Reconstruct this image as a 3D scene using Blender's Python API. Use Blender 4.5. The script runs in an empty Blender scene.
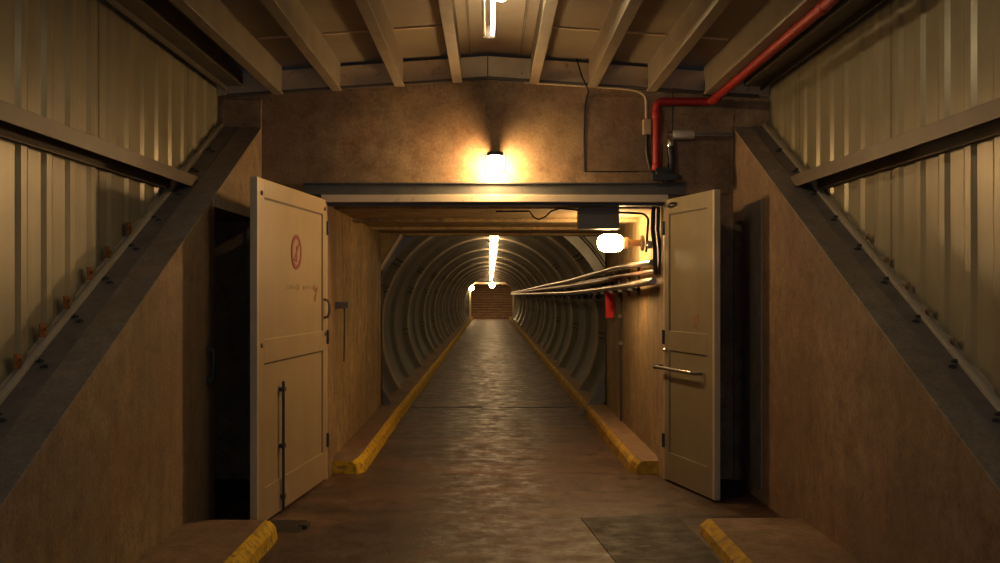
import bpy, bmesh, math, random
from mathutils import Vector, Matrix
random.seed(7)
S = bpy.context.scene
COL = S.collection
H = 1.66                                    # eye height

# ---------------------------------------------------------------- camera
cam = bpy.data.cameras.new('camera'); camo = bpy.data.objects.new('camera', cam); COL.objects.link(camo)
camo.location = (0, 0, H); camo.rotation_euler = (math.pi/2, 0, 0)
cam.sensor_width = 36; cam.lens = 36.94; cam.shift_x = 0.010; cam.shift_y = 0.0085
cam.clip_start = .05; cam.clip_end = 300
S.camera = camo

# ---------------------------------------------------------------- world (cool dusk light beyond the open end of the hall)
w = bpy.data.worlds.new('world'); S.world = w; w.use_nodes = True
bg = w.node_tree.nodes['Background']; bg.inputs[0].default_value = (.55, .70, 1, 1); bg.inputs[1].default_value = .60
S.view_settings.view_transform = 'Standard'; S.view_settings.look = 'None'
S.view_settings.gamma = 1; S.view_settings.use_curve_mapping = False
S.view_settings.exposure = 0.12

TUBE_POWER = 28.0        # hall fluorescent tubes
WALL_LAMP = 290.0         # lamp over the portal
SIDE_LAMP = 135.0         # lamp on the entrance passage wall
TUNNEL_LAMP = 52.0       # crown lamps of the tunnel
BULB_POWER = 330.0       # bare bulb beside the hall tube
WARM = (1, .63, .28)
TUBEC = (1, .82, .53)

# ---------------------------------------------------------------- materials
MATS = {}
def nmat(name):
    m = bpy.data.materials.new(name); m.use_nodes = True
    nt = m.node_tree; b = nt.nodes['Principled BSDF']
    MATS[name] = m
    return m, nt, b
def N(nt, t, **k):
    n = nt.nodes.new(t)
    for a, v in k.items(): setattr(n, a, v)
    return n
def coords(nt, scale=(1, 1, 1)):
    g = N(nt, 'ShaderNodeNewGeometry'); mp = N(nt, 'ShaderNodeMapping'); mp.inputs['Scale'].default_value = scale
    nt.links.new(g.outputs['Position'], mp.inputs['Vector']); return mp.outputs[0]
def noise(nt, vec, s, d=4, r=.55):
    n = N(nt, 'ShaderNodeTexNoise'); n.inputs['Scale'].default_value = s; n.inputs['Detail'].default_value = d
    n.inputs['Roughness'].default_value = r; nt.links.new(vec, n.inputs['Vector']); return n.outputs[0]
def ramp(nt, fac, stops):
    r = N(nt, 'ShaderNodeValToRGB'); cr = r.color_ramp
    while len(cr.elements) < len(stops): cr.elements.new(.5)
    for e, (p, c) in zip(cr.elements, stops): e.position = p; e.color = (*c, 1) if len(c) == 3 else c
    nt.links.new(fac, r.inputs[0]); return r.outputs[0]
def mix(nt, a, b, fac, mode='MIX'):
    m = N(nt, 'ShaderNodeMix', data_type='RGBA', blend_type=mode)
    for sock, v in ((m.inputs[6], a), (m.inputs[7], b)):
        if isinstance(v, tuple): sock.default_value = (*v, 1)
        else: nt.links.new(v, sock)
    if isinstance(fac, (int, float)): m.inputs[0].default_value = fac
    else: nt.links.new(fac, m.inputs[0])
    return m.outputs[2]
def bump(nt, b, h, strength=.3, dist=.02):
    n = N(nt, 'ShaderNodeBump'); n.inputs['Strength'].default_value = strength; n.inputs['Distance'].default_value = dist
    nt.links.new(h, n.inputs['Height']); nt.links.new(n.outputs[0], b.inputs['Normal'])
def g3(v): return (v, v, v)

def concrete(name, dark, mid, light, streak=.5, rough=.85, speck=.5):
    m, nt, b = nmat(name)
    big = noise(nt, coords(nt), .9, 3)
    blot = noise(nt, coords(nt), 6.5, 7, .72)
    fine = noise(nt, coords(nt), 42, 4, .7)
    st = noise(nt, coords(nt, (1, 1, .10)), 6.5, 4, .6)
    c = ramp(nt, blot, [(.33, dark), (.5, mid), (.68, light)])
    c = mix(nt, c, mix(nt, c, dark, .75), ramp(nt, big, [(.40, g3(0)), (.62, g3(.85))]))
    st2 = noise(nt, coords(nt, (1, 1, .14)), 15, 6, .7)
    c = mix(nt, c, ramp(nt, st, [(.34, g3(.25)), (.50, g3(1))]), streak, 'MULTIPLY')
    c = mix(nt, c, ramp(nt, st2, [(.36, g3(.35)), (.48, g3(1))]), streak, 'MULTIPLY')
    c = mix(nt, c, ramp(nt, noise(nt, coords(nt), 1.7, 4, .6), [(.36, (1.0, .98, .72)), (.50, (1, 1, 1)), (.66, (1.15, .88, .70))]), .5, 'MULTIPLY')
    c = mix(nt, c, ramp(nt, fine, [(.3, g3(.5)), (.6, g3(1.12))]), speck, 'MULTIPLY')
    nt.links.new(c, b.inputs['Base Color']); b.inputs['Roughness'].default_value = rough
    bump(nt, b, mix(nt, blot, fine, .5), .45, .012)
    return m
CONC = concrete('portal_concrete', (.20, .125, .07), (.36, .235, .13), (.50, .35, .20), .06)
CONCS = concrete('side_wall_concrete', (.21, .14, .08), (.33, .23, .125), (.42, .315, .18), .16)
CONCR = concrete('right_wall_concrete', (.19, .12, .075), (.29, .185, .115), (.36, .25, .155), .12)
CONCV = concrete('passage_concrete', (.24, .17, .085), (.40, .29, .14), (.54, .41, .22), .38)
CONCL = concrete('ledge_concrete', (.25, .20, .15), (.34, .275, .205), (.43, .35, .265), .05)
CONCW = concrete('kerb_concrete', (.17, .105, .065), (.26, .165, .10), (.34, .23, .145), .0)

def mk_floor(name, cols, rough=(.28, .55)):
    m, nt, b = nmat(name)
    a = noise(nt, coords(nt), 1.1, 4)
    t = noise(nt, coords(nt, (.6, 1.1, 1)), 1.5, 6, .65)
    f = noise(nt, coords(nt), 30, 5, .7)
    t2 = noise(nt, coords(nt, (.9, 1.0, 1)), 5.0, 7, .75)
    t = mix(nt, t, t2, .5)
    c = ramp(nt, t, [(.38, cols[0]), (.50, cols[1]), (.64, cols[2])])
    c = mix(nt, c, ramp(nt, a, [(.35, g3(.62)), (.65, g3(1.15))]), .8, 'MULTIPLY')
    c = mix(nt, c, ramp(nt, f, [(.3, g3(.55)), (.65, g3(1.2))]), .5, 'MULTIPLY')
    nt.links.new(c, b.inputs['Base Color'])
    nt.links.new(ramp(nt, t2, [(.38, g3(rough[0])), (.62, g3(rough[1]))]), b.inputs['Roughness'])
    bump(nt, b, mix(nt, t, f, .45), .38, .022)
    b.inputs['Specular IOR Level'].default_value = .42
    return m
FLOOR = mk_floor('worn_asphalt', ((.036, .020, .013), (.088, .047, .030), (.19, .105, .064)), (.34, .68))
PATCH = mk_floor('asphalt_patch', ((.022, .016, .012), (.036, .027, .020), (.055, .041, .029)), (.5, .8))

def painted(name, col, rough=.45, metal=0, var=.25, dirt=None, scale=5, bumpv=.05, streak=.0):
    m, nt, b = nmat(name)
    a = noise(nt, coords(nt), scale, 5, .6)
    c = mix(nt, col, tuple(x*(1-var) for x in col), ramp(nt, a, [(.35, g3(0)), (.7, g3(1))]))
    if dirt:
        d = noise(nt, coords(nt), scale*2.3, 5, .7); lo = .50 if 'yellow' in name else .60
        c = mix(nt, c, dirt, ramp(nt, d, [(lo, g3(0)), (lo+.12, g3(.85))]))
    if streak:
        st = noise(nt, coords(nt, (1, 1, .06)), 9, 3)
        c = mix(nt, c, ramp(nt, st, [(.3, g3(.6)), (.6, g3(1))]), streak, 'MULTIPLY')
    nt.links.new(c, b.inputs['Base Color']); b.inputs['Roughness'].default_value = rough; b.inputs['Metallic'].default_value = metal
    if bumpv: bump(nt, b, a, bumpv, .01)
    return m
CLAD = painted('cladding_paint', (.36, .315, .20), .36, .15, .18, None, 3, .03, .35)
STEEL = painted('dark_brown_steel', (.14, .115, .085), .6, .1, .3, (.10, .05, .025), 6)
STEELP = painted('ledge_steel_plate', (.25, .21, .175), .6, .1, .35, (.24, .14, .08), 6)
BLACKS = painted('black_steel', (.05, .05, .048), .5, .2, .3)
LINT = painted('lintel_steel', (.12, .115, .10), .55, .1, .3, (.09, .06, .03), 5)
GIRT = painted('rail_steel', (.17, .13, .09), .5, .15, .3, (.18, .09, .04), 5)
BEAM = painted('roof_beam_paint', (.30, .25, .175), .55, .05, .22, (.24, .15, .08), 4)
DECK = painted('roof_deck_paint', (.29, .24, .165), .5, .05, .22, (.28, .17, .09), 2.2)
FASC = painted('fascia_paint', (.80, .62, .38), .7, 0, .2, (.3, .2, .1), 4)
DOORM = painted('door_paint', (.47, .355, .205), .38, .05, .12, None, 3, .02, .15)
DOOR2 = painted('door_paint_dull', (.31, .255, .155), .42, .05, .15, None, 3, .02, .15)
DOORE = painted('door_edge_paint', (.60, .50, .32), .4, .05, .15)
FRAME = painted('frame_paint', (.72, .60, .42), .4, .05, .12, (.3, .17, .08), 5)
RIBLIT = painted('rib_highlight_metal', (.55, .47, .36), .34, .5, .3, (.2, .14, .09), 4)  # lighter metal that stands in for light catching the ribs
GALV = painted('galvanised_liner', (.18, .18, .155), .38, .55, .45, (.13, .085, .05), 2.6, .12)
DARKL = painted('seam_black', (.03, .025, .02), .7)
YEL = painted('worn_yellow_paint', (.80, .50, .008), .85, 0, .25, (.22, .13, .05), 9, .2)
YELT = painted('worn_yellow_paint_thin', (.66, .39, .02), .85, 0, .45, (.20, .125, .065), 6, .2)
RED = painted('red_pipe_paint', (.36, .012, .010), .55, 0, .2)
REDF = painted('red_cloth', (.80, .010, .012), .6, 0, .1)
RUST = painted('rust', (.36, .13, .03), .9, 0, .5)
RUSTD = painted('faded_rust_mark', (.36, .19, .09), .8, 0, .35)
SIGNR = painted('sign_red', (.27, .03, .02), .5, 0, .2)
TEXT = painted('faded_lettering', (.36, .27, .15), .6, 0, .4)
CHROME = painted('bare_metal', (.62, .56, .46), .22, .9, .2)
PIPEM = painted('conduit_metal', (.34, .27, .20), .32, .55, .3, (.2, .12, .07), 5)
PIPER = painted('brown_conduit', (.30, .17, .11), .4, .2, .3)
GREYB = painted('grey_box_paint', (.17, .155, .13), .5, .1, .2)
WHITEC = painted('pale_conduit', (.55, .50, .42), .4, 0, .2)
BEIGE = painted('beige_conduit', (.50, .38, .22), .5, 0, .2)
RUBBER = painted('black_rubber', (.018, .017, .016), .5)
NOSE = painted('worn_nosing', (.42, .29, .19), .8, 0, .5, None, 3)
STAIR = concrete('stair_concrete', (.15, .09, .055), (.24, .15, .09), (.33, .22, .13), .0)
def emit(name, col, st):
    m, nt, b = nmat(name)
    b.inputs['Base Color'].default_value = (.9, .9, .9, 1)
    b.inputs['Emission Color'].default_value = (*col, 1); b.inputs['Emission Strength'].default_value = st
    return m
E_TUBE = emit('tube_glow', TUBEC, TUBE_POWER)
E_BULB = emit('bulb_glow', (1, .76, .45), BULB_POWER)
E_WALL = emit('wall_lamp_glow', WARM, WALL_LAMP)
E_SIDE = emit('side_lamp_glow', WARM, SIDE_LAMP)
E_TUN = emit('tunnel_lamp_glow', (1, .64, .30), TUNNEL_LAMP)

# ---------------------------------------------------------------- builders
class MB:
    def __init__(s): s.v = []; s.f = []; s.m = []
    def add(s, vs, fs, mi=0):
        o = len(s.v); s.v += [tuple(p) for p in vs]; s.f += [tuple(i+o for i in f) for f in fs]; s.m += [mi]*len(fs); return s
    def box(s, x0, x1, y0, y1, z0, z1, mi=0):
        v = [(x, y, z) for x in (x0, x1) for y in (y0, y1) for z in (z0, z1)]
        return s.add(v, [(0, 1, 3, 2), (4, 6, 7, 5), (0, 4, 5, 1), (2, 3, 7, 6), (0, 2, 6, 4), (1, 5, 7, 3)], mi)
    def prism(s, pts, axis, a, b, mi=0):
        """polygon pts in the two other axes, extruded along axis"""
        def P(p, t):
            return {'x': (t, p[0], p[1]), 'y': (p[0], t, p[1]), 'z': (p[0], p[1], t)}[axis]
        n = len(pts); v = [P(p, a) for p in pts]+[P(p, b) for p in pts]
        return s.add(v, [tuple(range(n)), tuple(range(2*n-1, n-1, -1))]+[(i, (i+1) % n, (i+1) % n+n, i+n) for i in range(n)], mi)
    def tube(s, pts, r, n=12, mi=0, caps=True):
        pts = [Vector(p) for p in pts]; rr = r if isinstance(r, (list, tuple)) else [r]*len(pts)
        v = []; prev = None
        for i, p in enumerate(pts):
            d = (pts[min(i+1, len(pts)-1)]-pts[max(i-1, 0)]).normalized()
            if prev is None:
                up = Vector((0, 0, 1)) if abs(d.z) < .9 else Vector((1, 0, 0)); a = d.cross(up).normalized()
            else: a = (prev-d*prev.dot(d)).normalized()
            prev = a; b = d.cross(a)
            for k in range(n):
                t = 2*math.pi*k/n; v.append(p+(a*math.cos(t)+b*math.sin(t))*rr[i])
        f = [(i*n+k, i*n+(k+1) % n, (i+1)*n+(k+1) % n, (i+1)*n+k) for i in range(len(pts)-1) for k in range(n)]
        if caps: f += [tuple(range(n-1, -1, -1)), tuple(range((len(pts)-1)*n, len(pts)*n))]
        return s.add(v, f, mi)
    def lathe(s, prof, o=(0, 0, 0), ax='z', n=20, mi=0):
        v = []
        for r, t in prof:
            for k in range(n):
                a = 2*math.pi*k/n; c, d = r*math.cos(a), r*math.sin(a)
                p = {'z': (c, d, t), 'x': (t, c, d), 'y': (c, t, d)}[ax]; v.append((p[0]+o[0], p[1]+o[1], p[2]+o[2]))
        m = len(prof)
        f = [(i*n+k, i*n+(k+1) % n, (i+1)*n+(k+1) % n, (i+1)*n+k) for i in range(m-1) for k in range(n)]
        f += [tuple(range(n-1, -1, -1)), tuple(range((m-1)*n, m*n))]
        return s.add(v, f, mi)
    def build(s, name, mats, parent=None, bevel=0, smooth=False, local=False, loc=None):
        """vertices are world coordinates unless local=True (then in the parent's frame)"""
        me = bpy.data.meshes.new(name)
        if parent is not None and not local: off = parent_loc(parent)
        elif parent is None:
            xs, ys, zs = zip(*s.v); off = Vector(loc) if loc else Vector(((min(xs)+max(xs))/2, (min(ys)+max(ys))/2, min(zs)))
        else: off = Vector((0, 0, 0))
        me.from_pydata([(Vector(p)-off) for p in s.v], [], s.f)
        if not isinstance(mats, (list, tuple)): mats = [mats]
        for m in mats: me.materials.append(m)
        for p, mi in zip(me.polygons, s.m): p.material_index = mi
        bm = bmesh.new(); bm.from_mesh(me); bmesh.ops.recalc_face_normals(bm, faces=bm.faces); bm.to_mesh(me); bm.free()
        o = bpy.data.objects.new(name, me); COL.objects.link(o)
        if parent is not None: o.parent = parent
        else: o.location = off
        if smooth:
            me.polygons.foreach_set('use_smooth', [True]*len(me.polygons)); me.set_sharp_from_angle(angle=math.radians(50))
        if bevel:
            b = o.modifiers.new('bevel', 'BEVEL'); b.width = bevel; b.segments = 2; b.limit_method = 'ANGLE'; b.angle_limit = math.radians(40)
        return o
def parent_loc(p):
    v = Vector((0, 0, 0))
    while p is not None: v += p.location; p = p.parent
    return v
def tag(o, label, cat, group=None, kind=None):
    o['label'] = label; o['category'] = cat
    if group: o['group'] = group
    if kind: o['kind'] = kind
    return o
def struct(o, label=None, cat=None):
    o['kind'] = 'structure'
    if label: o['label'] = label; o['category'] = cat
    return o
def empty(name, loc, rz=0):
    o = bpy.data.objects.new(name, None); COL.objects.link(o); o.location = loc; o.rotation_euler = (0, 0, rz); o.empty_display_size = .1
    return o
def arc(c, r, a0, a1, n, plane='xz', y=0):
    out = []
    for i in range(n+1):
        a = math.radians(a0+(a1-a0)*i/n); u, v = c[0]+r*math.cos(a), c[1]+r*math.sin(a)
        out.append((u, y, v) if plane == 'xz' else ((u, v, y) if plane == 'xy' else (y, u, v)))
    return out

YB = -3.0             # open end of the hall behind the viewer
YP = 9.0              # portal wall
YV = 13.5             # end of the rectangular passage
YE = 68.5             # far end of the tunnel
XL, XR = -2.0, 2.13   # faces of the concrete side walls
CL, CR = -2.40, 2.46  # cladding planes
def sag(y): return -.005*max(0, y-YV)      # the tunnel falls slightly
def ledge(y): return -1.25+.481*y          # top of the raking side walls
def roofz(x): return 3.74-.07*abs(x+.02)   # roof deck
def walltop(x): return 3.525-.068*abs(x+.02)

# ================================================================ SETTING
# floor: hall + passage, then the tunnel roadway
m = MB()
m.add([(-2.6, YB, 0), (2.6, YB, 0), (2.6, YP, 0), (-2.6, YP, 0), (-1.6, YP, 0), (1.7, YP, 0), (1.7, YV, 0), (-1.6, YV, 0),
       (1.5, YV, 0), (-1.5, YV, 0), (1.5, 69, sag(69)), (-1.5, 69, sag(69))],
      [(0, 1, 2, 5, 4, 3), (4, 5, 6, 8, 9, 7), (9, 8, 10, 11)])
for v0, v1 in (((-2.6, YB), (2.6, YP)),):
    m.box(v0[0], v1[0], v0[1], v1[1], -.20, -.02)
floor = struct(m.build('floor', FLOOR), 'worn brown asphalt roadway running into the tunnel', 'floor')
j = MB()
x = -1.12
while x < 1.2:
    x2 = min(1.25, x+random.uniform(.10, .2))
    if not (-.16 < x < .12): j.box(x, x2, 14.53+random.uniform(-.02, .02), 14.60+random.uniform(-.02, .02), sag(14.5)+.0005, sag(14.5)+.004)
    x = x2
j.build('expansion_joint', DARKL, floor)
j = MB(); j.prism([(.66, 7.46), (.92, 7.50), (1.36, 7.62), (1.40, 6.9), (1.40, 3.0), (1.05, 3.0), (.86, 5.3), (.765, 6.24)], 'z', .0005, .006)
j.build('asphalt_patch', PATCH, floor)['label'] = 'dark asphalt patch at the right of the roadway'

# portal wall with the opening
m = MB()
ox0, ox1, oz = -1.42, 1.52, 2.44
m.prism([(-2.75, -.1), (ox0, -.1), (ox0, oz), (ox1, oz), (ox1, -.1), (2.8, -.1), (2.8, walltop(2.8)), (-.02, walltop(-.02)), (-2.75, walltop(2.75))], 'y', YP, YP+.35)
wall_end = struct(m.build('wall_end', CONC), 'rough brown concrete wall around the tunnel portal', 'wall')
# shallow boards/plaster step at the right of the portal wall
m = MB(); m.box(1.60, XR, YP-.03, YP, 2.98, 3.20); m.build('wall_band', CONC, wall_end, bevel=.008)
m = MB(); m.box(-2.35, XL+.0, YP-.02, YP, 2.6, 3.33); m.build('wall_band', CONC, wall_end, bevel=.008)

m = MB(); m.box(.83, 1.40, YP-.012, YP, 2.70, 3.36); m.build('wall_patch', CONCR, wall_end, bevel=.003)['label'] = 'darker concrete panel'
m = MB(); m.box(1.60, 2.10, YP-.015, YP, 2.5, 2.97); m.build('wall_patch', CONCR, wall_end, bevel=.003)
# entrance passage walls and roof
def vest(name, x0, x1, lab):
    m = MB(); m.box(x0, x1, YP+.35, YV, -.05, 2.9); return struct(m.build(name, CONCV), lab, 'wall')
wpl = vest('wall_passage_left', -1.75, -1.42, 'stained ochre concrete wall inside the portal on the left')
wpr = vest('wall_passage_right', 1.52, 1.85, 'stained ochre concrete wall inside the portal on the right')
m = MB(); m.box(-1.42, 1.52, YP+.35, YV, 2.40, 2.75)
m.box(-1.42, 1.52, 10.6, 10.8, 2.365, 2.40); m.box(-1.42, 1.52, 12.0, 12.25, 2.365, 2.40)
struct(m.build('ceiling_passage', CONCV, bevel=.006), 'low concrete ceiling just inside the portal', 'ceiling')
m = MB()   # collar where the passage meets the liner, with a raking gusset at top left
m.prism([(-2.3, -.3), (-1.42, -.3), (-1.42, 1.93), (-1.15, 2.37), (1.52, 2.37), (1.52, -.3), (2.3, -.3), (2.3, 3.3), (-2.3, 3.3)], 'y', YV-.12, YV+.06)
col = struct(m.build('trim_3', CONCV), 'concrete collar between entrance passage and round tunnel', 'trim')
m = MB(); m.add([(-1.425, YV-.14, 1.91), (-1.14, YV-.14, 2.375), (-1.165, YV-.14, 2.395), (-1.45, YV-.14, 1.93), (-1.425, YV+.07, 1.91), (-1.14, YV+.07, 2.375), (-1.165, YV+.07, 2.395), (-1.45, YV+.07, 1.93)],
      [(0, 1, 2, 3), (7, 6, 5, 4), (0, 4, 5, 1), (1, 5, 6, 2), (2, 6, 7, 3), (3, 7, 4, 0)]); m.build('gusset_lit_edge', FRAME, col)  # pale strip laid on to show the gusset edge as lit

# raking side walls
def side(name, xf, sgn, ylo, yhi, hz, mat, lab):
    """thin wall with a side doorway between ylo..yhi"""
    x0, x1 = sorted((xf, xf+sgn*.12))
    m = MB(); y0 = 2.62
    m.prism([(y0, -.05), (ylo, -.05), (ylo, hz), (yhi, hz), (yhi, -.05), (YP, -.05), (YP, ledge(YP)-.001), (y0, ledge(y0))], 'x', x0, x1)
    o = struct(m.build(name, mat, bevel=.006), lab, 'wall')
    # black side room behind the doorway
    a, b = sorted((xf+sgn*.12, xf+sgn*3.2)); r = MB()
    r.box(a, b, ylo-.03, ylo-.002, -.05, 2.26); r.box(a, b, 13.0, 13.1, -.05, 2.3)
    r.box(a, b, ylo-.03, 13.1, 2.262, 2.30)
    r.box(a, b, ylo-.03, 13.1, -.1, -.01)
    e0, e1 = sorted((xf+sgn*3.2, xf+sgn*3.3)); r.box(e0, e1, ylo-.03, 13.1, -.05, 2.30)
    q0, q1 = sorted((xf+sgn*.02, xf+sgn*.3)); r.box(q0, q1, YP+.36, 13.1, -.05, 2.35)
    r.build('side_room', CONCL, o)
    return o
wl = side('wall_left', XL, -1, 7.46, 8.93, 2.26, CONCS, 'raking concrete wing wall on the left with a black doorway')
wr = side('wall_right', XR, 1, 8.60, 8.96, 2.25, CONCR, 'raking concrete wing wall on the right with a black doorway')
m = MB(); m.box(XR-.012, XR+.12, 8.02, 8.62, .10, 2.37); m.build('jamb_panel', STEELP, wr, bevel=.004)['label'] = 'dark flat jamb panel beside the doorway'
m = MB(); m.box(XL-.02, XL+.012, 7.40, 8.93, 2.26, 2.34); m.build('door_lintel', CONCL, wl, bevel=.004)
m = MB(); m.tube([(XL+.03, 7.25, 1.25), (XL+.045, 7.25, 1.23), (XL+.045, 7.25, 1.03), (XL+.03, 7.25, 1.01)], .012, 8)
m.box(XL, XL+.035, 7.23, 7.27, 1.22, 1.26); m.box(XL, XL+.035, 7.23, 7.27, 1.00, 1.04)
m.build('door_handle', BLACKS, wl, smooth=True)

# sloping ledges on top of the wing walls: concrete half, steel half with bolts, angle at the cladding foot
def ramp_box(m, x0, x1, y0, y1, za, zb, mi=0):
    x0, x1 = sorted((x0, x1))
    m.prism([(y0, ledge(y0)+za), (y1, ledge(y1)+za), (y1, ledge(y1)+zb), (y0, ledge(y0)+zb)], 'x', x0, x1, mi); return m
def ledge_side(n, xf, xc, s, lab):
    m = MB(); xm = xf+s*abs(xc-xf)*.5
    ramp_box(m, xf+s*.1205, xm, 2.62, YP, -.09, .002); ramp_box(m, xf-s*.004, xm, 2.62, YP, .001, .014)
    o = struct(m.build('trim_%d' % n, CONCL, bevel=.012), lab, 'trim')
    p = MB(); ramp_box(p, xm, xc+s*.05, 2.62, YP+.0, -.09, .018); pl = p.build('steel_plate', STEELP, o, bevel=.004)
    a = MB(); ramp_box(a, xc-s*.075, xc-s*.045, 2.62, YP, .018, .045); ramp_box(a, xc-s*.075, xc+s*.03, 2.62, YP, .018, .023)
    a.build('foot_angle', FRAME, o, bevel=.002)
    y = 3.4
    while y < 8.6:
        for dx, dy in ((.30, 0), (.52, .05)):
            b = MB(); xx = xm+s*abs(xc-xm)*dx; yy = y+dy; z = ledge(yy)+.018
            b.lathe([(.022, z-.004), (.022, z+.008), (.012, z+.009), (.012, z+.014)], (xx, yy, 0), 'z', 6)
            b.build('bolt', BLACKS, o)
        y += .45
    return o
ledge_side(1, XL, CL, -1, 'sloping ledge of concrete and bolted steel along the left cladding')
ledge_side(2, XR, CR, 1, 'sloping ledge of concrete and bolted steel along the right cladding')

# corrugated cladding: sheets of three ribs, lapped
def clad(name, xc, s, lab):
    root = struct(empty(name, (xc, 3, 0)), lab, 'wall')
    pitch = .31; y = YB; k = 0
    while y < YP+.25:
        m = MB(); prof = []
        for r in range(3):
            b = y+r*pitch
            for t, d in ((0, 0), (.12, .0), (.160, .015), (.225, .015), (.27, 0)): prof.append((b+t, d))
        prof.append((y+3*pitch+.03, 0))
        prof = [(min(a, YP+.30), d) for a, d in prof if a < YP+.34]
        off = .004*(k % 2)
        th = .0025; vs = []; n = len(prof)
        for side_ in (0, 1):
            for a, d in prof:
                xx = xc-s*(d*1.0)+s*off+s*th*side_
                vs += [(xx, a, max(-.02, min(ledge(a)-.02, 3.3))), (xx, a, 3.52)]
        fs = []
        for i in range(n-1):
            fs.append((2*i, 2*i+2, 2*i+3, 2*i+1)); q = 2*n
            fs.append((q+2*i, q+2*i+1, q+2*i+3, q+2*i+2))
            fs.append((2*i+1, 2*i+3, q+2*i+3, q+2*i+1)); fs.append((2*i, q+2*i, q+2*i+2, 2*i+2))
        fs.append((0, 1, 2*n+1, 2*n)); fs.append((2*n-2, 4*n-2, 4*n-1, 2*n-1))
        m.add(vs, fs); m.build('cladding_sheet', CLAD, root)
        y += 3*pitch; k += 1
    return root
cwl = clad('wall_upper_left', CL, -1, 'ribbed cream metal cladding wall on the left')
cwr = clad('wall_upper_right', CR, 1, 'ribbed cream metal cladding wall on the right')
for u, v in ((128, 227), (107, 251), (89, 272), (66, 301), (42, 329), (17, 360)):
    Y = abs(CL+.03)*1026/(490-u); z = H+(290-v)/1026*Y
    m = MB(); m.lathe([(.028, CL+.034), (.028, CL+.038), (.012, CL+.042), (.010, CL+.055)], (0, Y, z), 'x', 10)
    m.box(CL+.030, CL+.036, Y-.035, Y+.035, z-.045, z+.03)
    m.build('rusty_fixing', RUST, cwl)
for u, v in ((887, 260), (908, 286), (928, 312), (953, 342), (868, 237)):
    Y = (CR-.03)*1026/(u-490); z = H+(290-v)/1026*Y
    m = MB(); m.box(CR-.036, CR-.030, Y-.025, Y+.025, z-.02, z+.02); m.lathe([(.012, CR-.05), (.012, CR-.034)], (0, Y, z), 'x', 8)
    m.build('rusty_fixing', RUSTD, cwr)

# roof deck
m = MB()
for x0, x1 in ((-2.8, -.02), (-.02, 2.85)):
    z0, z1 = roofz(x0), roofz(x1)
    m.add([(x0, YB, z0), (x1, YB, z1), (x1, YP+.35, z1), (x0, YP+.35, z0), (x0, YB, z0+.06), (x1, YB, z1+.06), (x1, YP+.35, z1+.06), (x0, YP+.35, z0+.06)],
          [(0, 1, 2, 3), (7, 6, 5, 4), (0, 4, 5, 1), (1, 5, 6, 2), (2, 6, 7, 3), (3, 7, 4, 0)])
ceil = struct(m.build('ceiling', DECK), 'painted roof deck seen between the beams', 'ceiling')
BX = [-1.85, -1.34, -.79, -.285, .385, .895, 1.41, 1.90]
m = MB()
for yj in (7.96, 5.5, 3.0, .6):
    for a, b in zip(BX[:-1], BX[1:]):
        if abs(a) < .3: continue
        m.add([(a+.05, yj-.012, roofz(a+.05)-.012), (b-.05, yj-.012, roofz(b-.05)-.012), (b-.05, yj+.012, roofz(b-.05)-.012), (a+.05, yj+.012, roofz(a+.05)-.012),
               (a+.05, yj-.012, roofz(a+.05)+.01), (b-.05, yj-.012, roofz(b-.05)+.01), (b-.05, yj+.012, roofz(b-.05)+.01), (a+.05, yj+.012, roofz(a+.05)+.01)],
              [(0, 1, 2, 3), (7, 6, 5, 4), (0, 4, 5, 1), (1, 5, 6, 2), (2, 6, 7, 3), (3, 7, 4, 0)])
m.build('deck_joint', FASC, ceil)
m = MB()
for xx in (-.165, .265): m.box(xx-.008, xx+.008, YB, YP-.05, roofz(xx)-.035, roofz(xx)+.01)
m.build('ridge_lip', STEEL, ceil)
# fascia plates between the beams, on top of the portal wall
m = MB(); edges = [-2.75]+BX+[2.8]
for a, b in zip(edges[:-1], edges[1:]):
    pts = [(a, walltop(a)-.0), (b, walltop(b)-.0), (b, roofz(b)-.03), (a, roofz(a)-.03)]
    if a < -.02 < b: pts = [(a, walltop(a)), (-.02, walltop(-.02)), (b, walltop(b)), (b, roofz(b)-.03), (-.02, roofz(0)-.03), (a, roofz(a)-.03)]
    m.prism(pts, 'y', YP-.02, YP+.34)
fas = struct(m.build('trim_4', FASC, bevel=.004), 'pale fascia plates between the beam ends above the portal wall', 'trim')
m = MB()
for a, b in ((-2.3, -.02), (-.02, 2.35)):
    m.prism([(a, walltop(a)-.02), (b, walltop(b)-.02), (b, walltop(b)+.004), (a, walltop(a)+.004)], 'y', YP-.035, YP-.001)
m.build('flashing_strip', STEEL, fas)
m = MB(); m.box(-.024, -.016, YP-.026, YP-.018, walltop(0)+.01, roofz(0)-.035); m.build('plate_joint', DARKL, fas)

# round tunnel of ribbed steel liner
R0, ZC = 1.72, 1.094
def liner_r(y):
    d = 0
    for ph, amp, wd in ((15.75, .085, .70), (18.25, .055, .5)):
        t = ((y-ph+2.5) % 5)-2.5
        if abs(t) < wd: d += amp*(.5+.5*math.cos(math.pi*t/wd))
    return R0+.03-d
m = MB(); ny = int((YE-YV)/.07); nt_ = 60; vs = []
for i in range(ny+1):
    y = YV+.02+(YE-YV)*i/ny; r = liner_r(y); dz = sag(y)
    for k in range(nt_+1):
        a = math.radians(-42+264*k/nt_); vs.append((r*math.cos(a), y, ZC+dz+r*math.sin(a)))
n1 = nt_+1
m.add(vs, [(i*n1+k, i*n1+k+1, (i+1)*n1+k+1, (i+1)*n1+k) for i in range(ny) for k in range(nt_)])
tun = struct(m.build('wall_tunnel', GALV, smooth=True), 'round ribbed galvanised steel tunnel lining', 'wall')
sol = tun.modifiers.new('thickness', 'SOLIDIFY'); sol.thickness = .05; sol.offset = 1
m = MB()
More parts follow.
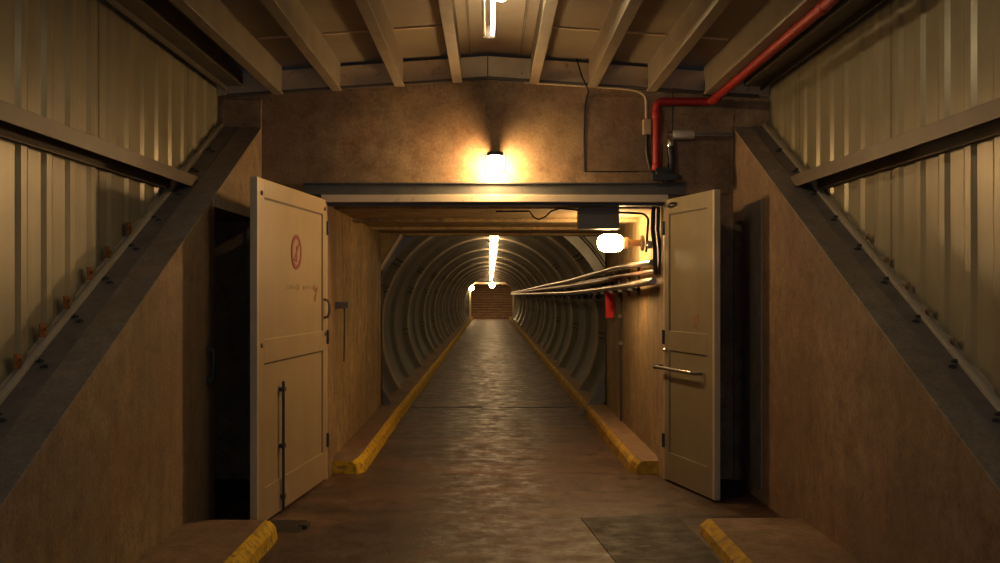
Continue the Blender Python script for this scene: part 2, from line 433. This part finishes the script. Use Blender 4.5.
for ang in (143, 158, 38, -5, 186):
    for c in [15.2+5*k for k in range(0, 9)]:
        for dz_ in (0, 2.6):
            a = math.radians(ang+dz_*1.0)
            p = [((liner_r(yy)-.006)*math.cos(a), yy, ZC+sag(yy)+(liner_r(yy)-.006)*math.sin(a)) for yy in [c+.14*i-(.0) for i in range(9)]]
            m.tube(p, .011, 5)
m.build('lap_seam', DARKL, tun)

for k in range(11):                     # pale rings added to draw the highlight on every second rib
    y = 15.75+5*k-.04; rr_ = liner_r(y+.04)+.012
    m = MB(); m.tube([(rr_*math.cos(math.radians(a)), y, ZC+sag(y)+rr_*math.sin(math.radians(a))) for a in range(-34, 215, 4)], .048, 6)
    m.build('rib_highlight', RIBLIT, tun, smooth=True)
m = MB(); NR = 48; cc = []      # plate closing the corners between the square passage and the round lining
for k in range(NR+1):
    a = math.radians(-60+300*k/NR); c, s_ = math.cos(a), math.sin(a)
    q = 2.4/max(abs(c), abs(s_)); cc += [(1.60*c, YV+.06, ZC+1.60*s_), (q*c, YV+.06, ZC+q*s_), (1.60*c, YV+.10, ZC+1.60*s_), (q*c, YV+.10, ZC+q*s_)]
m.add(cc, [t for k in range(NR) for p, q in ((4*k, 4*k+4),) for t in ((p, p+1, q+1, q), (p+2, q+2, q+3, p+3), (p, q, q+2, p+2), (p+1, p+3, q+3, q+1))])
m.build('end_plate', GALV, tun)

# far bulkhead and the stairs behind it
ze = sag(YE)
m = MB()
def hole(w, h, rr, n=6):
    pts = [(-w, ze)]
    pts += [(-w+rr*.55-rr*.55*math.cos(math.radians(a)), ze+h-rr*.55+rr*.55*math.sin(math.radians(a))) for a in [90*i/n for i in range(n+1)]]
    pts += [(w-rr+rr*math.sin(math.radians(a)), ze+h-rr+rr*math.cos(math.radians(a))) for a in [90*i/n for i in range(n+1)]]
    pts += [(w, ze)]
    return pts
inn = [(x+.12, z) for x, z in hole(1.38, 2.33, .55)]
out = [(-1.9, ze)]+[(-1.9, 3.0), (1.9, 3.0)]+[(1.9, ze)]
m.prism(out+inn[::-1], 'y', YE-.05, YE+.2)
bulk = struct(m.build('wall_far', GALV), 'far wall closing the round tunnel around the stair opening', 'wall')
m = MB(); outf = [(x+.12, z) for x, z in hole(1.50, 2.46, .62)]
m.prism(outf+inn[::-1], 'y', YE-.16, YE-.05); m.build('opening_frame', FRAME, bulk)
m = MB()
for i in range(17):
    m.box(-1.75, 1.95, 69.6+.30*i, 69.6+.30*(i+1)+.02, ze-.1, ze+.17*(i+1))
st_ = tag(m.build('staircase', STAIR), 'concrete stairs rising beyond the far end of the tunnel', 'stairs')
for i in range(17):
    MB().box(-1.6, 1.85, 69.57+.30*i, 69.66+.30*i, ze+.17*(i+1)-.05, ze+.17*(i+1)+.006).build('stair_nosing', NOSE, st_)
m = MB(); m.box(-1.9, -1.6, YE+.2, 76, ze-.1, 5.8); m.box(1.85, 2.1, YE+.2, 76, ze-.1, 5.8); m.box(-1.9, 2.1, 75.5, 76, ze, 5.8)
m.add([(-1.9, YE+.2, 2.6), (2.1, YE+.2, 2.6), (2.1, 76, 5.7), (-1.9, 76, 5.7)], [(0, 1, 2, 3)]); m.box(-1.9, 2.1, YE+.2, 69.8, ze-.1, ze)
struct(m.build('wall_stair', STAIR), 'dim enclosure around the far stairs', 'wall')

# ================================================================ KERBS
def kerb(name, edge, outer, y0, y1, zt, lab, wear=YEL, endyel=True, slope=False):
    s = 1 if outer > edge else -1; w_ = abs(outer-edge)
    sec = [(0, -.02), (.012, zt*.6), (.028, zt-.03), (.055, zt-.006), (.085, zt), (w_*.55+.04, zt+.002), (w_, zt), (w_, -.02)]
    mat_i = [1, 1, 1, 1 if y0 < 0 else 0, 0, 0, 0]
    ys = [y1]
    step = .3 if y1-y0 < 20 else .6
    n = int((y1-y0)/step)
    ys = [y0+(y1-y0)*i/n for i in range(n+1)]
    front = y0 if endyel == 'front' else y1
    rng = random.Random(int(abs(edge)*1000+y0*7)); vs = []
    if endyel == 'front': ys = [y0, y0+.02, y0+.06, y0+.13]+ys[1:]
    if endyel == 'back': ys = ys[:-1]+[y1-.13, y1-.06, y1-.02, y1]
    for y in ys:
        d = abs(y-front); nose = 0; low = 0
        if d < .13: nose = .055*(1-d/.13)**2; low = .035*(1-d/.13)**2
        jj = rng.uniform(-.006, .006)
        for i, (u, z) in enumerate(sec):
            uu = u+nose+(jj if i < 4 else 0) if i < 5 else u
            vs.append((edge+s*min(uu, w_), y, (z-low if z > .03 else z)+sag(y)))
    k = len(sec); m = MB()
    fs = []; ms = []
    for a in range(len(ys)-1):
        for i in range(k-1):
            fs.append((a*k+i, a*k+i+1, (a+1)*k+i+1, (a+1)*k+i)); ms.append(mat_i[i])
    fs.append(tuple(range(k-1, -1, -1))); ms.append(1 if endyel == 'front' else 0)
    fs.append(tuple(range((len(ys)-1)*k, len(ys)*k))); ms.append(1 if endyel == 'back' else 0)
    m.v = vs; m.f = fs; m.m = ms
    return m.build(name, [CONCW, wear], smooth=False)
tag(kerb('kerb', -1.14, -1.46, 9.26, YE-.3, .15, '', YEL, 'front'), 'long raised kerb with yellow nose along the left of the tunnel road', 'kerb')
tag(kerb('kerb', 1.255, 1.56, 9.26, YE-.3, .15, '', YELT, 'front'), 'long raised kerb with worn yellow nose along the right of the tunnel road', 'kerb')
tag(kerb('sidewalk', -1.41, -2.0, YB, 6.93, .13, '', YEL, 'back'), 'brown raised walkway with bright yellow rounded end before the left door', 'walkway')
tag(kerb('sidewalk', 1.42, 2.13, YB, 7.12, .10, '', YELT, 'back'), 'brown raised walkway with worn yellow edge before the right door', 'walkway')

# ================================================================ ROOF BEAMS, EAVES, RAILS
names = ['outermost on the left beside the dark left eave', 'second from the left eave', 'third from the left eave', 'left of the fluorescent tube',
         'right of the fluorescent tube', 'third from the right eave, with the black cable at its end', 'second from the right eave', 'outermost on the right above the red pipe']
for x, nm in zip(BX, names):
    m = MB(); zb = walltop(x)-.035; zt = roofz(x)+.01
    w2 = .042
    m.prism([(x-w2, zb), (x+w2, zb), (x+w2, zb+.02), (x+.030, zb+.025), (x+.030, zt), (x-.030, zt), (x-.030, zb+.025), (x-w2, zb+.02)], 'y', YB, YP-.022)
    tag(m.build('roof_beam', BEAM, bevel=.003), 'cream painted roof beam, '+nm, 'beam', 'parallel beams under the roof')
for s, xc, lab in ((-1, CL, 'left'), (1, CR, 'right')):
    m = MB(); a, b = xc-s*.035, xc-s*.24
    m.prism([(a, 3.44), (b, 3.44), (b, 3.60), (b+s*.02, 3.60), (b+s*.02, 3.455), (a, 3.455)], 'y', YB, YP-.04)
    m.prism([(a-s*.05, 3.40), (a-s*.065, 3.40), (a-s*.065, 3.44), (a-s*.05, 3.44)], 'y', YB, YP-.04)
    tag(m.build('eave_channel', STEEL), 'dark steel eave channel along the top of the %s cladding' % lab, 'eave channel')
    # horizontal rail, ends on the sloping ledge
    yend = (2.44-ledge(0))/.481
    m = MB(); f = xc-s*.20; bk = xc-s*.036
    m.prism([(bk, 2.515), (f, 2.515), (f, 2.425), (f+s*.008, 2.425), (f+s*.008, 2.505), (bk, 2.505)], 'y', YB, yend+.05)
    m.prism([(bk, 2.40), (bk-s*.008, 2.40), (bk-s*.008, 2.505), (bk, 2.505)], 'y', YB, yend-.1)
    t = tag(m.build('wall_rail', GIRT, bevel=.002), 'brown steel rail running across the %s cladding at mid height' % lab, 'rail')
    # washers hanging in the lap of the eave
# ================================================================ PORTAL STEELWORK
m = MB(); m.prism([(YP-.045, 2.492), (YP-.001, 2.492), (YP-.001, 2.60), (YP-.045, 2.60), (YP-.045, 2.588), (YP-.018, 2.588), (YP-.018, 2.502), (YP-.045, 2.502)], 'x', -1.63, 1.71)
tag(m.build('steel_lintel', LINT, bevel=.002), 'long dark steel channel fixed over the tunnel portal', 'lintel')
fr = tag(empty('portal_frame', (0, YP-.03, 0)), 'cream steel frame around the tunnel portal', 'door frame')
MB().box(-1.47, 1.55, YP-.075, YP+.06, 2.425, 2.489).build('frame_head', FRAME, fr, bevel=.004)
MB().box(-1.47, -1.425, YP-.03, YP+.06, 0, 2.43).build('frame_jamb', FRAME, fr, bevel=.004)
MB().box(1.522, 1.565, YP-.03, YP+.06, 0, 2.43).build('frame_jamb', FRAME, fr, bevel=.004)
MB().box(-1.425, 1.522, YP-.02, YP+.1, 2.40, 2.425).build('frame_stop', BLACKS, fr)

# ================================================================ DOORS (hinged, standing open)
def leaf(name, hinge, free, s, mat, lab):
    """local x = along the leaf from the hinge, s*y = the visible face"""
    d = Vector((free[0]-hinge[0], free[1]-hinge[1])); L = d.length
    root = struct(empty(name, (hinge[0], hinge[1], .0), math.atan2(d.y, d.x)), lab, 'door')
    T = .045; z0, z1 = .018, 2.445
    Y = lambda a, b: tuple(sorted((s*a, s*b)))
    def B(m, x0, x1, t0, t1, a, b): y0, y1 = Y(t0, t1); return m.box(x0, x1, y0, y1, a, b)
    st = min(.15, L*.12)
    # leaf core and raised rails / stiles
    B(MB(), .0, L-.035, -T, -.012, z0, z1).build('door_panel', mat, root, local=True)
    fm = MB()
    B(fm, 0, st*.8, -.012, 0, z0, z1); B(fm, L-st-.02, L-.035, -.012, 0, z0, z1)
    for a, b in ((z0, z0+.24), (1.14, 1.31), (z1-.13, z1)): B(fm, st*.8, L-st-.02, -.012, -.0005, a, b)
    fm.build('door_rail', mat, root, local=True, bevel=.003)
    B(MB(), L-.035, L, -T-.004, .004, z0, z1).build('door_edge', DOORE, root, local=True, bevel=.004)
    gm = MB()   # dark grooves round the two panels
    for a, b in ((z0+.24, 1.14), (1.31, z1-.13)):
        for q0, q1, p0, p1 in ((st*.8, st*.8+.012, a, b), (L-st-.032, L-st-.02, a, b), (st*.8, L-st-.02, b-.012, b)): B(gm, q0, q1, -.012, -.0095, p0, p1)
    gm.build('panel_groove', STEEL, root, local=True)
    for zz in (.35, 1.25, 2.2):
        MB().lathe([(.014, zz-.06), (.014, zz+.06)], (-.002, s*.008, 0), 'z', 10).build('hinge', BLACKS, root, local=True, smooth=True)
    return root, L, B, st
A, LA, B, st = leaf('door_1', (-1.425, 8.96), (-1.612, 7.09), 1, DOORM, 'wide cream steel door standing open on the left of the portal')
# round prohibition sign
sx, sz, sr = LA*.475, 1.958, .137
sg = MB()
ring = [(.0006, .0)]
def ringmesh(m, x, z, r0, r1, y0, y1, n=28):
    v = []
    for k in range(n):
        a = 2*math.pi*k/n
        for r in (r0, r1):
            for y in (y0, y1): v.append((x+r*math.cos(a), y, z+r*math.sin(a)))
    f = []
    for k in range(n):
        p, q = 4*k, 4*((k+1) % n)
        f += [(p, p+1, q+1, q), (p+2, q+2, q+3, p+3), (p+1, p+3, q+3, q+1), (p, q, q+2, p+2)]
    m.add(v, f); return m
sg.lathe([(sr, -.012), (sr, -.0085)], (sx, 0, sz), 'y', 28)
sign = sg.build('prohibition_sign', painted('sign_ground', (.42, .27, .15), .5, 0, .15), A, local=True)
ringmesh(MB(), sx, sz, sr*.76, sr, -.010, -.006).build('sign_ring', SIGNR, sign, local=True)
mm = MB(); c_, s_ = math.cos(math.radians(58)), math.sin(math.radians(58))
def bar(m, x, z, ang, l, w_, y0, y1):
    c, s = math.cos(math.radians(ang)), math.sin(math.radians(ang)); P = []
    for a, b in ((-l, -w_), (l, -w_), (l, w_), (-l, w_)): P.append((x+a*c-b*s, z+a*s+b*c))
    return m.prism(P, 'y', y0, y1)
bar(MB(), sx, sz, -45, sr*.86, .011, -.0095, -.0065).build('sign_bar', SIGNR, sign, local=True)
mm = MB(); bar(mm, sx+.0, sz-.012, 90, .062, .009, -.0092, -.0068); bar(mm, sx+.012, sz-.068, 0, .03, .009, -.0092, -.0068)
mm.build('sign_symbol', SIGNR, sign, local=True)
mm = MB(); rr = random.Random(3)          # worn, unreadable row of faint lettering and a stain
for i in range(9):
    if i == 4: continue
    xx = LA*.56-.085*i+.05
    mm.box(xx-.028, xx+.028, -.0118, -.0105, 1.665+rr.uniform(-.006, .006), 1.695+rr.uniform(-.006, .008))
mm.build('faded_lettering', TEXT, A, local=True)
mm = MB()
for dx, dz, r in ((0, 0, .028), (.055, .015, .03), (.03, -.07, .032), (-.03, .01, .02), (.01, -.04, .02)):
    mm.lathe([(r, -.0118), (r*.9, -.0100)], (LA*.165+dx, 0, 1.66+dz), 'y', 9)
mm.build('rust_stain', RUSTD, A, local=True)
# handle near the hinge stile, corner bolts, long drop bolt
mm = MB(); mm.tube([(.10, .0, 1.42), (.10, .035, 1.43), (.10, .05, 1.47), (.10, .05, 1.53), (.10, .035, 1.57), (.10, 0, 1.58)], .012, 8); mm.build('handle', STEEL, A, local=True, smooth=True)
for x_, z_ in ((LA-.10, 2.34), (LA-.10, 1.27), (.08, 2.36), (.06, 1.28)):
    MB().lathe([(.017, -.002), (.017, .008), (.010, .012)], (x_, 0, z_), 'y', 10).build('bolt_head', STEEL, A, local=True)
mm = MB(); mm.tube([(LA*.70, .016, .02), (LA*.70, .016, .98)], .011, 8)
for zz in (.12, .5, .92): mm.box(LA*.70-.025, LA*.70+.025, -.012, .03, zz-.015, zz+.015)
mm.build('drop_bolt', BLACKS, A, local=True)

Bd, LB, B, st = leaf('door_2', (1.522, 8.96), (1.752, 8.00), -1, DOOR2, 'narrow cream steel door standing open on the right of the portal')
mm = MB(); mm.tube([(-.06, -.07, .99), (LB*.72, -.07, .99)], .015, 10); mm.tube([(LB*.72, -.07, .99), (LB*.76, -.05, .99), (LB*.78, 0, .99)], .014, 8)
mm.box(-.07, -.03, -.075, 0, .97, 1.01); push = mm.build('push_bar', STEEL, Bd, local=True, smooth=True); push['label'] = 'grey horizontal push bar'
mm = MB(); mm.tube([(LB*.50, -.0705, .99), (LB*.72, -.0705, .99)], .0165, 10); mm.build('bar_sleeve', CHROME, push, local=True, smooth=True)
mm = MB(); mm.tube([(.12, -.0, 2.38), (.12, -.04, 2.38), (.26, -.045, 2.395), (.26, -.0, 2.395)], .010, 8); mm.build('door_closer_arm', BLACKS, Bd, local=True)
mm = MB()
for dx, dz, r in ((0, 0, .03), (.06, .02, .026), (.03, -.05, .03), (.08, -.02, .018)):
    mm.lathe([(r, .0105), (r*.9, .0122)], (LB*.60+dx, 0, 1.42+dz), 'y', 9)
mm.build('rust_stain', RUSTD, Bd, local=True)
MB().lathe([(.02, -.002), (.02, -.02), (.011, -.03)], (.05, 0, 1.14), 'y', 12).build('door_knob', CHROME, Bd, local=True)

# black iron door stop on the ground at the left door's free corner
m = MB(); m.prism([(7.02, .0), (7.10, .018), (7.28, .03), (7.30, .0)], 'x', -1.56, -1.30)
m.box(-1.33, -1.27, 7.12, 7.24, 0, .028)
tag(m.build('door_stop', RUBBER, bevel=.004), 'flat black door stop on the ground under the left door', 'door stop')

# ================================================================ LAMPS
# fluorescent batten between the two middle roof beams
def batten(loc, lab):
    t = tag(empty('fluorescent_light', loc), lab, 'light')
    MB().box(-.050, -.032, 0, 1.30, .02, .10).build('housing', FASC, t, local=True, bevel=.004)
    MB().tube([(.018, .03, .03), (.018, 1.27, .03)], .013, 10).build('tube', E_TUBE, t, local=True, smooth=True)
    for yy in (0.0, 1.285):
        MB().box(-.05, .035, yy, yy+.02, .008, .09).build('lamp_holder', STEEL, t, local=True, bevel=.003)
    for yy in (.25, 1.05):
        MB().box(-.042, -.032, yy, yy+.01, .10, roofz(0)-loc[2]+.002).build('hanger', STEEL, t, local=True)
    return t
bt = batten((0, 5.68, 3.365), 'slim fluorescent batten light hanging between the middle roof beams')
bb = MB(); bb.lathe([(.006, 0), (.025, .008), (.036, .03), (.034, .055), (.018, .08)], (.065, .42, .01), 'z', 16); bb.build('bulb', E_BULB, bt, local=True, smooth=True)
bb = MB(); bb.lathe([(.02, .085), (.024, .09), (.024, .14)], (.065, .42, .01), 'z', 12); bb.box(-.04, .07, .41, .43, .10, .115); bb.build('bulb_socket', WHITEC, bt, local=True, smooth=True)
batten((0, 1.4, 3.365), 'slim fluorescent batten light nearer the open end of the hall')
batten((0, -2.4, 3.365), 'slim fluorescent batten light at the open end of the hall')

# bulkhead lamp over the portal
t = tag(empty('wall_lamp', (.045, YP, 2.655)), 'small glowing glass lamp on the wall above the portal', 'lamp')
D = -.165
g = [(.018, .0), (.040, .012), (.052, .045), (.060, .09), (.061, .13), (.054, .158)]
MB().lathe([(r, z) for r, z in g], (0, D, 0), 'z', 20).build('glass_globe', E_WALL, t, local=True, smooth=True)
m = MB(); m.lathe([(.070, .157), (.074, .165), (.072, .190), (.04, .200)], (0, D, 0), 'z', 20); m.box(-.045, .045, D, 0, .165, .20)
m.build('lamp_cap', BLACKS, t, local=True, bevel=.003)
m = MB()
for sx_ in (-1, 1): m.tube([(sx_*.080, D, .17), (sx_*.082, D, .05), (sx_*.070, D, .015)], .009, 8)
m.tube([(0, D-.075, .165), (0, D-.078, .05), (0, D-.06, .01)], .003, 6)
m.build('wire_guard', STEEL, t, local=True)

# lamp sticking out of the right passage wall
t = tag(empty('passage_lamp', (1.52, 10.15, 2.125)), 'glowing lamp sticking out sideways from the right passage wall', 'lamp')
MB().lathe([(.012, -.457), (.045, -.45), (.070, -.432), (.085, -.395), (.089, -.34), (.086, -.27), (.072, -.225), (.045, -.205)], (0, 0, 0), 'x', 20).build('glass_globe', E_SIDE, t, local=True, smooth=True)
m = MB(); m.lathe([(.055, -.21), (.058, -.16), (.035, -.14), (.030, -.03)], (0, 0, 0), 'x', 16); m.build('lamp_neck', PIPER, t, local=True, smooth=True)
m = MB(); m.lathe([(.075, -.03), (.078, -.005), (.078, 0)], (0, 0, 0), 'x', 18); m.build('lamp_base', STEEL, t, local=True, smooth=True)

# crown lamps
proto = empty('tunnel_lamp', (.075, 18.0, 0))
MB().lathe([(.02, -.19), (.05, -.18), (.074, -.15), (.078, -.10), (.066, -.05), (.045, -.035)], (0, 0, 0), 'z', 12).build('glass_globe', E_TUN, proto, local=True, smooth=True)
MB().lathe([(.06, -.04), (.065, -.0), (.04, .03), (.03, .11)], (0, 0, 0), 'z', 10).build('lamp_base', STEEL, proto, local=True, smooth=True)
parts = list(proto.children)
for k in range(21):
    y = 15.5+2.5*k
    if k == 0: o = proto
    else:
        o = proto.copy(); COL.objects.link(o)
        for c in parts:
            d = c.copy(); COL.objects.link(d); d.parent = o
    o.location = (.075, y, 2.71+sag(y)-.0)
    if k == 0: tag(o, 'glowing lamp highest in the row under the tunnel crown, nearest the portal', 'lamp', 'lamps in a row under the tunnel crown')
    elif k == 1: tag(o, 'glowing crown lamp just peeping under the lip of the passage ceiling', 'lamp', 'lamps in a row under the tunnel crown')
    elif k == 2: tag(o, 'largest fully visible glowing crown lamp, at the top of the bright row', 'lamp', 'lamps in a row under the tunnel crown')
    else: tag(o, 'glowing lamp in the merged bright row deeper under the tunnel crown', 'lamp', 'lamps merged in the bright row under the tunnel crown')
def endlamp(x, z, r, lab):
    t = tag(empty('bulkhead_lamp', (x, YE-.16, z)), lab, 'lamp')
    MB().lathe([(.3*r, -.30), (.8*r, -.26), (r, -.17), (.85*r, -.06), (.5*r, -.04)], (0, 0, 0), 'y', 14).build('glass_globe', E_TUN, t, local=True, smooth=True)
    MB().lathe([(.7*r, -.045), (.75*r, .0)], (0, 0, 0), 'y', 12).build('lamp_base', STEEL, t, local=True)
endlamp(-1.25, 1.80, .19, 'round glowing lamp at the top left corner of the far stair opening')
endlamp(.14, 1.99, .20, 'glowing lamp over the middle of the far stair opening')

t = tag(empty('stair_fill_lamp', (.1, 70.6, 2.75)), 'unseen lamp added under the roof to light the far stairs', 'lamp')  # out of view, added to brighten the stairs
MB().lathe([(.02, -.22), (.09, -.19), (.11, -.12), (.06, -.04)], (0, 0, 0), 'z', 12).build('glass_globe', E_TUN, t, local=True, smooth=True)
MB().lathe([(.07, -.045), (.08, .0), (.03, .06), (.03, .4)], (0, 0, 0), 'z', 12).build('lamp_base', STEEL, t, local=True)

# ================================================================ PIPES AND CABLES ON THE PORTAL WALL
def bend(pts, r=.05, n=5):
    """round the corners of a polyline"""
    P = [Vector(p) for p in pts]; out = [P[0]]
    for i in range(1, len(P)-1):
        a, b, c = P[i-1], P[i], P[i+1]; d0, d1 = (a-b), (c-b)
        rr = min(r, d0.length*.45, d1.length*.45); s0, s1 = b+d0.normalized()*rr, b+d1.normalized()*rr
        for k in range(n+1):
            t = k/n; out.append(s0*(1-t)**2+b*2*t*(1-t)+s1*t*t)
    out.append(P[-1]); return out
m = MB(); m.tube(bend([(1.45, 8.93, 2.72), (1.45, 8.93, 3.30), (1.93, 8.93, 3.30), (1.93, YB, 3.30)], .06), .034, 14)
t = tag(m.build('sprinkler_pipe', RED, smooth=True), 'red painted pipe climbing beside the portal and running along the roof', 'pipe')
for a, b, ax in (((1.45, 8.93, 0), (3.15, 3.22), 'z'), ((1.45, 8.93, 0), (2.70, 2.76), 'z'), ((1.93, 0, 3.30), (8.72, 8.80), 'y'), ((1.93, 0, 3.30), (5.9, 5.98), 'y')):
    MB().lathe([(.036, b[0]), (.042, b[0]+.01), (.042, b[1]-.01), (.036, b[1])], a, ax, 14).build('pipe_coupling', RED, t, smooth=True)
for yy in (8.2, 6.6, 5.0, 3.4, 1.8):
    MB().box(1.925, 1.935, yy, yy+.02, 3.33, walltop(1.93)+.02).build('pipe_hanger', STEEL, t)
m = MB(); m.tube(bend([(.30, 8.975, 3.478), (1.20, 8.975, 3.42), (1.365, 8.975, 3.38), (1.37, 8.975, 3.10)], .16, 7), .012, 8)
t = tag(m.build('electrical_conduit', BEIGE, smooth=True), 'thin beige conduit curving down at the top right of the portal wall', 'conduit')
MB().box(1.335, 1.405, 8.935, 8.999, 3.02, 3.15).build('junction_box', BEIGE, t, bevel=.006)
m = MB(); m.tube(bend([(1.37, 8.96, 3.03), (1.365, 8.955, 2.88), (1.40, 8.95, 2.70), (1.52, 8.95, 2.60)], .1), .018, 8); m.build('black_hose', RUBBER, t, smooth=True)
m = MB(); m.tube([(.755, 8.955, 3.68), (.80, 8.93, 3.52), (.86, 8.955, 3.40), (.83, 8.985, 3.28), (.825, 8.99, 3.0), (.826, 8.99, 2.70)], .0075, 6)
m.tube([(.826, 8.992, 2.70), (1.3, 8.992, 2.70)], .005, 6)
tag(m.build('cable', RUBBER, smooth=True), 'thin black cable dropping from the roof down the portal wall', 'cable')
m = MB(); m.lathe([(.035, 1.585), (.042, 1.60), (.042, 1.76), (.034, 1.775)], (0, 8.92, 3.01), 'x', 14)
t = tag(m.build('conduit_fitting', WHITEC, smooth=True), 'pale tubular conduit fitting on the wall right of the red pipe', 'conduit fitting')
m = MB(); m.tube([(1.77, 8.93, 3.01), (2.12, 8.95, 3.01)], .020, 8); m.build('conduit', STEELP, t, smooth=True)
m = MB(); m.lathe([(.030, 1.550), (.030, 1.585)], (0, 8.92, 3.01), 'x', 12); m.lathe([(.026, 2.90), (.030, 2.92), (.030, 2.965), (.02, 2.98)], (1.565, 8.91, 0), 'z', 12)
m.build('metal_gland', CHROME, t, smooth=True)
m = MB(); m.tube([(1.565, 8.91, 2.91), (1.58, 8.92, 2.8), (1.565, 8.92, 2.60)], .033, 10); m.tube([(1.50, 8.93, 2.92), (1.49, 8.93, 2.6)], .006, 6)
m.build('black_hose', RUBBER, t, smooth=True)
m = MB(); m.tube([(1.60, 8.985, 3.44), (1.60, 8.985, 3.05)], .005, 6); m.tube([(1.60, 8.985, 3.42), (2.1, 8.985, 3.38)], .008, 6)
tag(m.build('thin_wire', RUBBER), 'thin wire on the wall between red pipe and roof beam', 'wire')
m = MB(); m.box(1.40, 1.62, 8.84, 8.90, 2.605, 2.66); m.box(1.44, 1.55, 8.86, 8.96, 2.655, 2.72)
m.tube([(1.43, 8.87, 2.70), (1.66, 8.87, 2.63)], .02, 8)
tag(m.build('cable_gland_plate', BLACKS, bevel=.005), 'dark cluster of cable clamps on the right end of the lintel', 'cable clamp')

# ================================================================ INSIDE THE PORTAL
m = MB(); m.box(.79, 1.15, 9.12, 9.32, 2.205, 2.40)
t = tag(m.build('equipment_box', GREYB, bevel=.006), 'grey metal box hanging under the portal head', 'box')
MB().box(.785, 1.155, 9.112, 9.122, 2.335, 2.345).build('box_lid', STEEL, t)
m = MB(); m.tube([(.05, 9.13, 2.36), (.35, 9.12, 2.36), (.385, 9.12, 2.31), (.43, 9.12, 2.285), (.49, 9.12, 2.31), (.54, 9.12, 2.36), (.62, 9.12, 2.385), (.80, 9.13, 2.37)], .008, 6)
tag(m.build('cable', RUBBER, smooth=True), 'thin black cable sagging in a loop under the portal head', 'cable')
m = MB(); m.tube(bend([(1.15, 9.15, 2.35), (1.38, 9.2, 2.345), (1.42, 9.2, 2.30), (1.40, 9.2, 2.0)], .08), .011, 8)
tag(m.build('cable', RUBBER, smooth=True), 'black cable leaving the grey box and dropping beside the right jamb', 'cable')
m = MB()
for dx, r in ((0, .020), (.045, .016)): m.tube([(1.455+dx, 9.13, 2.40), (1.45+dx, 9.14, 2.2), (1.47+dx, 9.15, 2.02), (1.475+dx, 9.15, 1.80)], r, 8)
t = tag(m.build('hose', RUBBER, smooth=True), 'bundle of dark hoses beside the right jamb inside the portal', 'hose')
MB().lathe([(.018, 2.03), (.024, 2.04), (.024, 2.08), (.016, 2.10)], (1.425, 9.17, 0), 'z', 10).build('metal_gland', CHROME, t, smooth=True)

def run(name, P, r, mat, lab, brackets=None):
    m = MB(); pts = [(x, y, z) for x, y, z in P]
    m.tube(bend(pts, .2, 3), r, 10); t = tag(m.build(name, mat, smooth=True), lab, 'pipe', 'pipes along the right tunnel wall')
    return t
up = [(1.45, 9.18, 1.905), (1.44, 11.45, 1.915), (1.40, 13.4, 1.88), (1.37, 17.7, 1.82), (1.37, 30, 1.74), (1.37, 45, 1.62), (1.37, 66, 1.50)]
run('service_pipe', up, .030, PIPEM, 'uppermost bright metal pipe along the right tunnel wall')
lo = [(1.46, 9.16, 1.74), (1.44, 11.45, 1.693), (1.40, 13.4, 1.66), (1.375, 17.7, 1.61), (1.375, 30, 1.55), (1.375, 45, 1.48), (1.375, 66, 1.38)]
tl = run('service_pipe', lo, .034, PIPEM, 'lowest pale metal pipe along the right tunnel wall, above a row of brackets')
run('service_pipe', [(1.50, 12.2, 1.80), (1.41, 12.9, 1.77), (1.385, 17, 1.735), (1.38, 30, 1.66), (1.38, 45, 1.56), (1.38, 66, 1.44)], .030, PIPER, 'middle reddish brown pipe along the right tunnel wall')
run('service_pipe', [(1.49, 9.2, 1.83), (1.48, 11.4, 1.82), (1.44, 13.4, 1.80), (1.42, 17, 1.77), (1.40, 30, 1.69), (1.40, 66, 1.46)], .022, PIPER, 'thin dark brown pipe behind the others on the right tunnel wall')
def along(P, y):
    for a, b in zip(P[:-1], P[1:]):
        if a[1] <= y <= b[1]:
            t = (y-a[1])/(b[1]-a[1]); return tuple(a[i]*(1-t)+b[i]*t for i in range(3))
y = 10.4
while y < 40:
    p = along(lo, y); q = along(up, y); xw = 1.52 if y < YV else math.sqrt(max(.1, liner_r(y)**2-(p[2]-ZC-sag(y))**2))
    m = MB(); m.box(p[0]-.05, xw+.02, y-.02, y+.02, p[2]-.062, p[2]-.034); m.box(xw-.03, xw+.02, y-.02, y+.02, p[2]-.11, q[2]+.02)
    m.build('pipe_bracket', BLACKS, tl); y += .75 if y < YV else 1.25
# red pennant-like sleeve hanging from the pipes at the end of the passage
m = MB(); Yr = 12.6
m.add([(1.42, Yr, 1.68), (1.50, Yr, 1.68), (1.585-.01, Yr, 1.33), (1.42, Yr, 1.31), (1.42, Yr+.05, 1.68), (1.49, Yr+.05, 1.68), (1.57, Yr+.07, 1.33), (1.42, Yr+.07, 1.31)],
      [(0, 1, 2, 3), (7, 6, 5, 4), (0, 4, 5, 1), (1, 5, 6, 2), (2, 6, 7, 3), (3, 7, 4, 0)])
tag(m.build('red_cover', REDF, bevel=.008), 'bright red tapered cover hanging below the pipes on the right', 'cover')
m = MB(); m.tube([(1.505, 11.8, 1.66), (1.50, 11.82, 1.0), (1.505, 11.8, .16)], .012, 8)
t = tag(m.build('conduit', BLACKS, smooth=True), 'thin dark vertical conduit on the right passage wall', 'conduit')
for zz in (1.36, 1.05): MB().box(1.47, 1.52, 11.77, 11.83, zz-.02, zz+.02).build('clip', STEEL, t)
m = MB(); m.box(-1.42, -1.30, 9.42, 9.47, 1.49, 1.55)
t = tag(m.build('door_catch', STEELP, bevel=.004), 'short metal catch sticking out of the left passage wall', 'catch')
MB().tube([(-1.34, 9.445, 1.49), (-1.34, 9.445, 1.24), (-1.345, 9.45, 1.0)], .006, 6).build('chain', BLACKS, t)
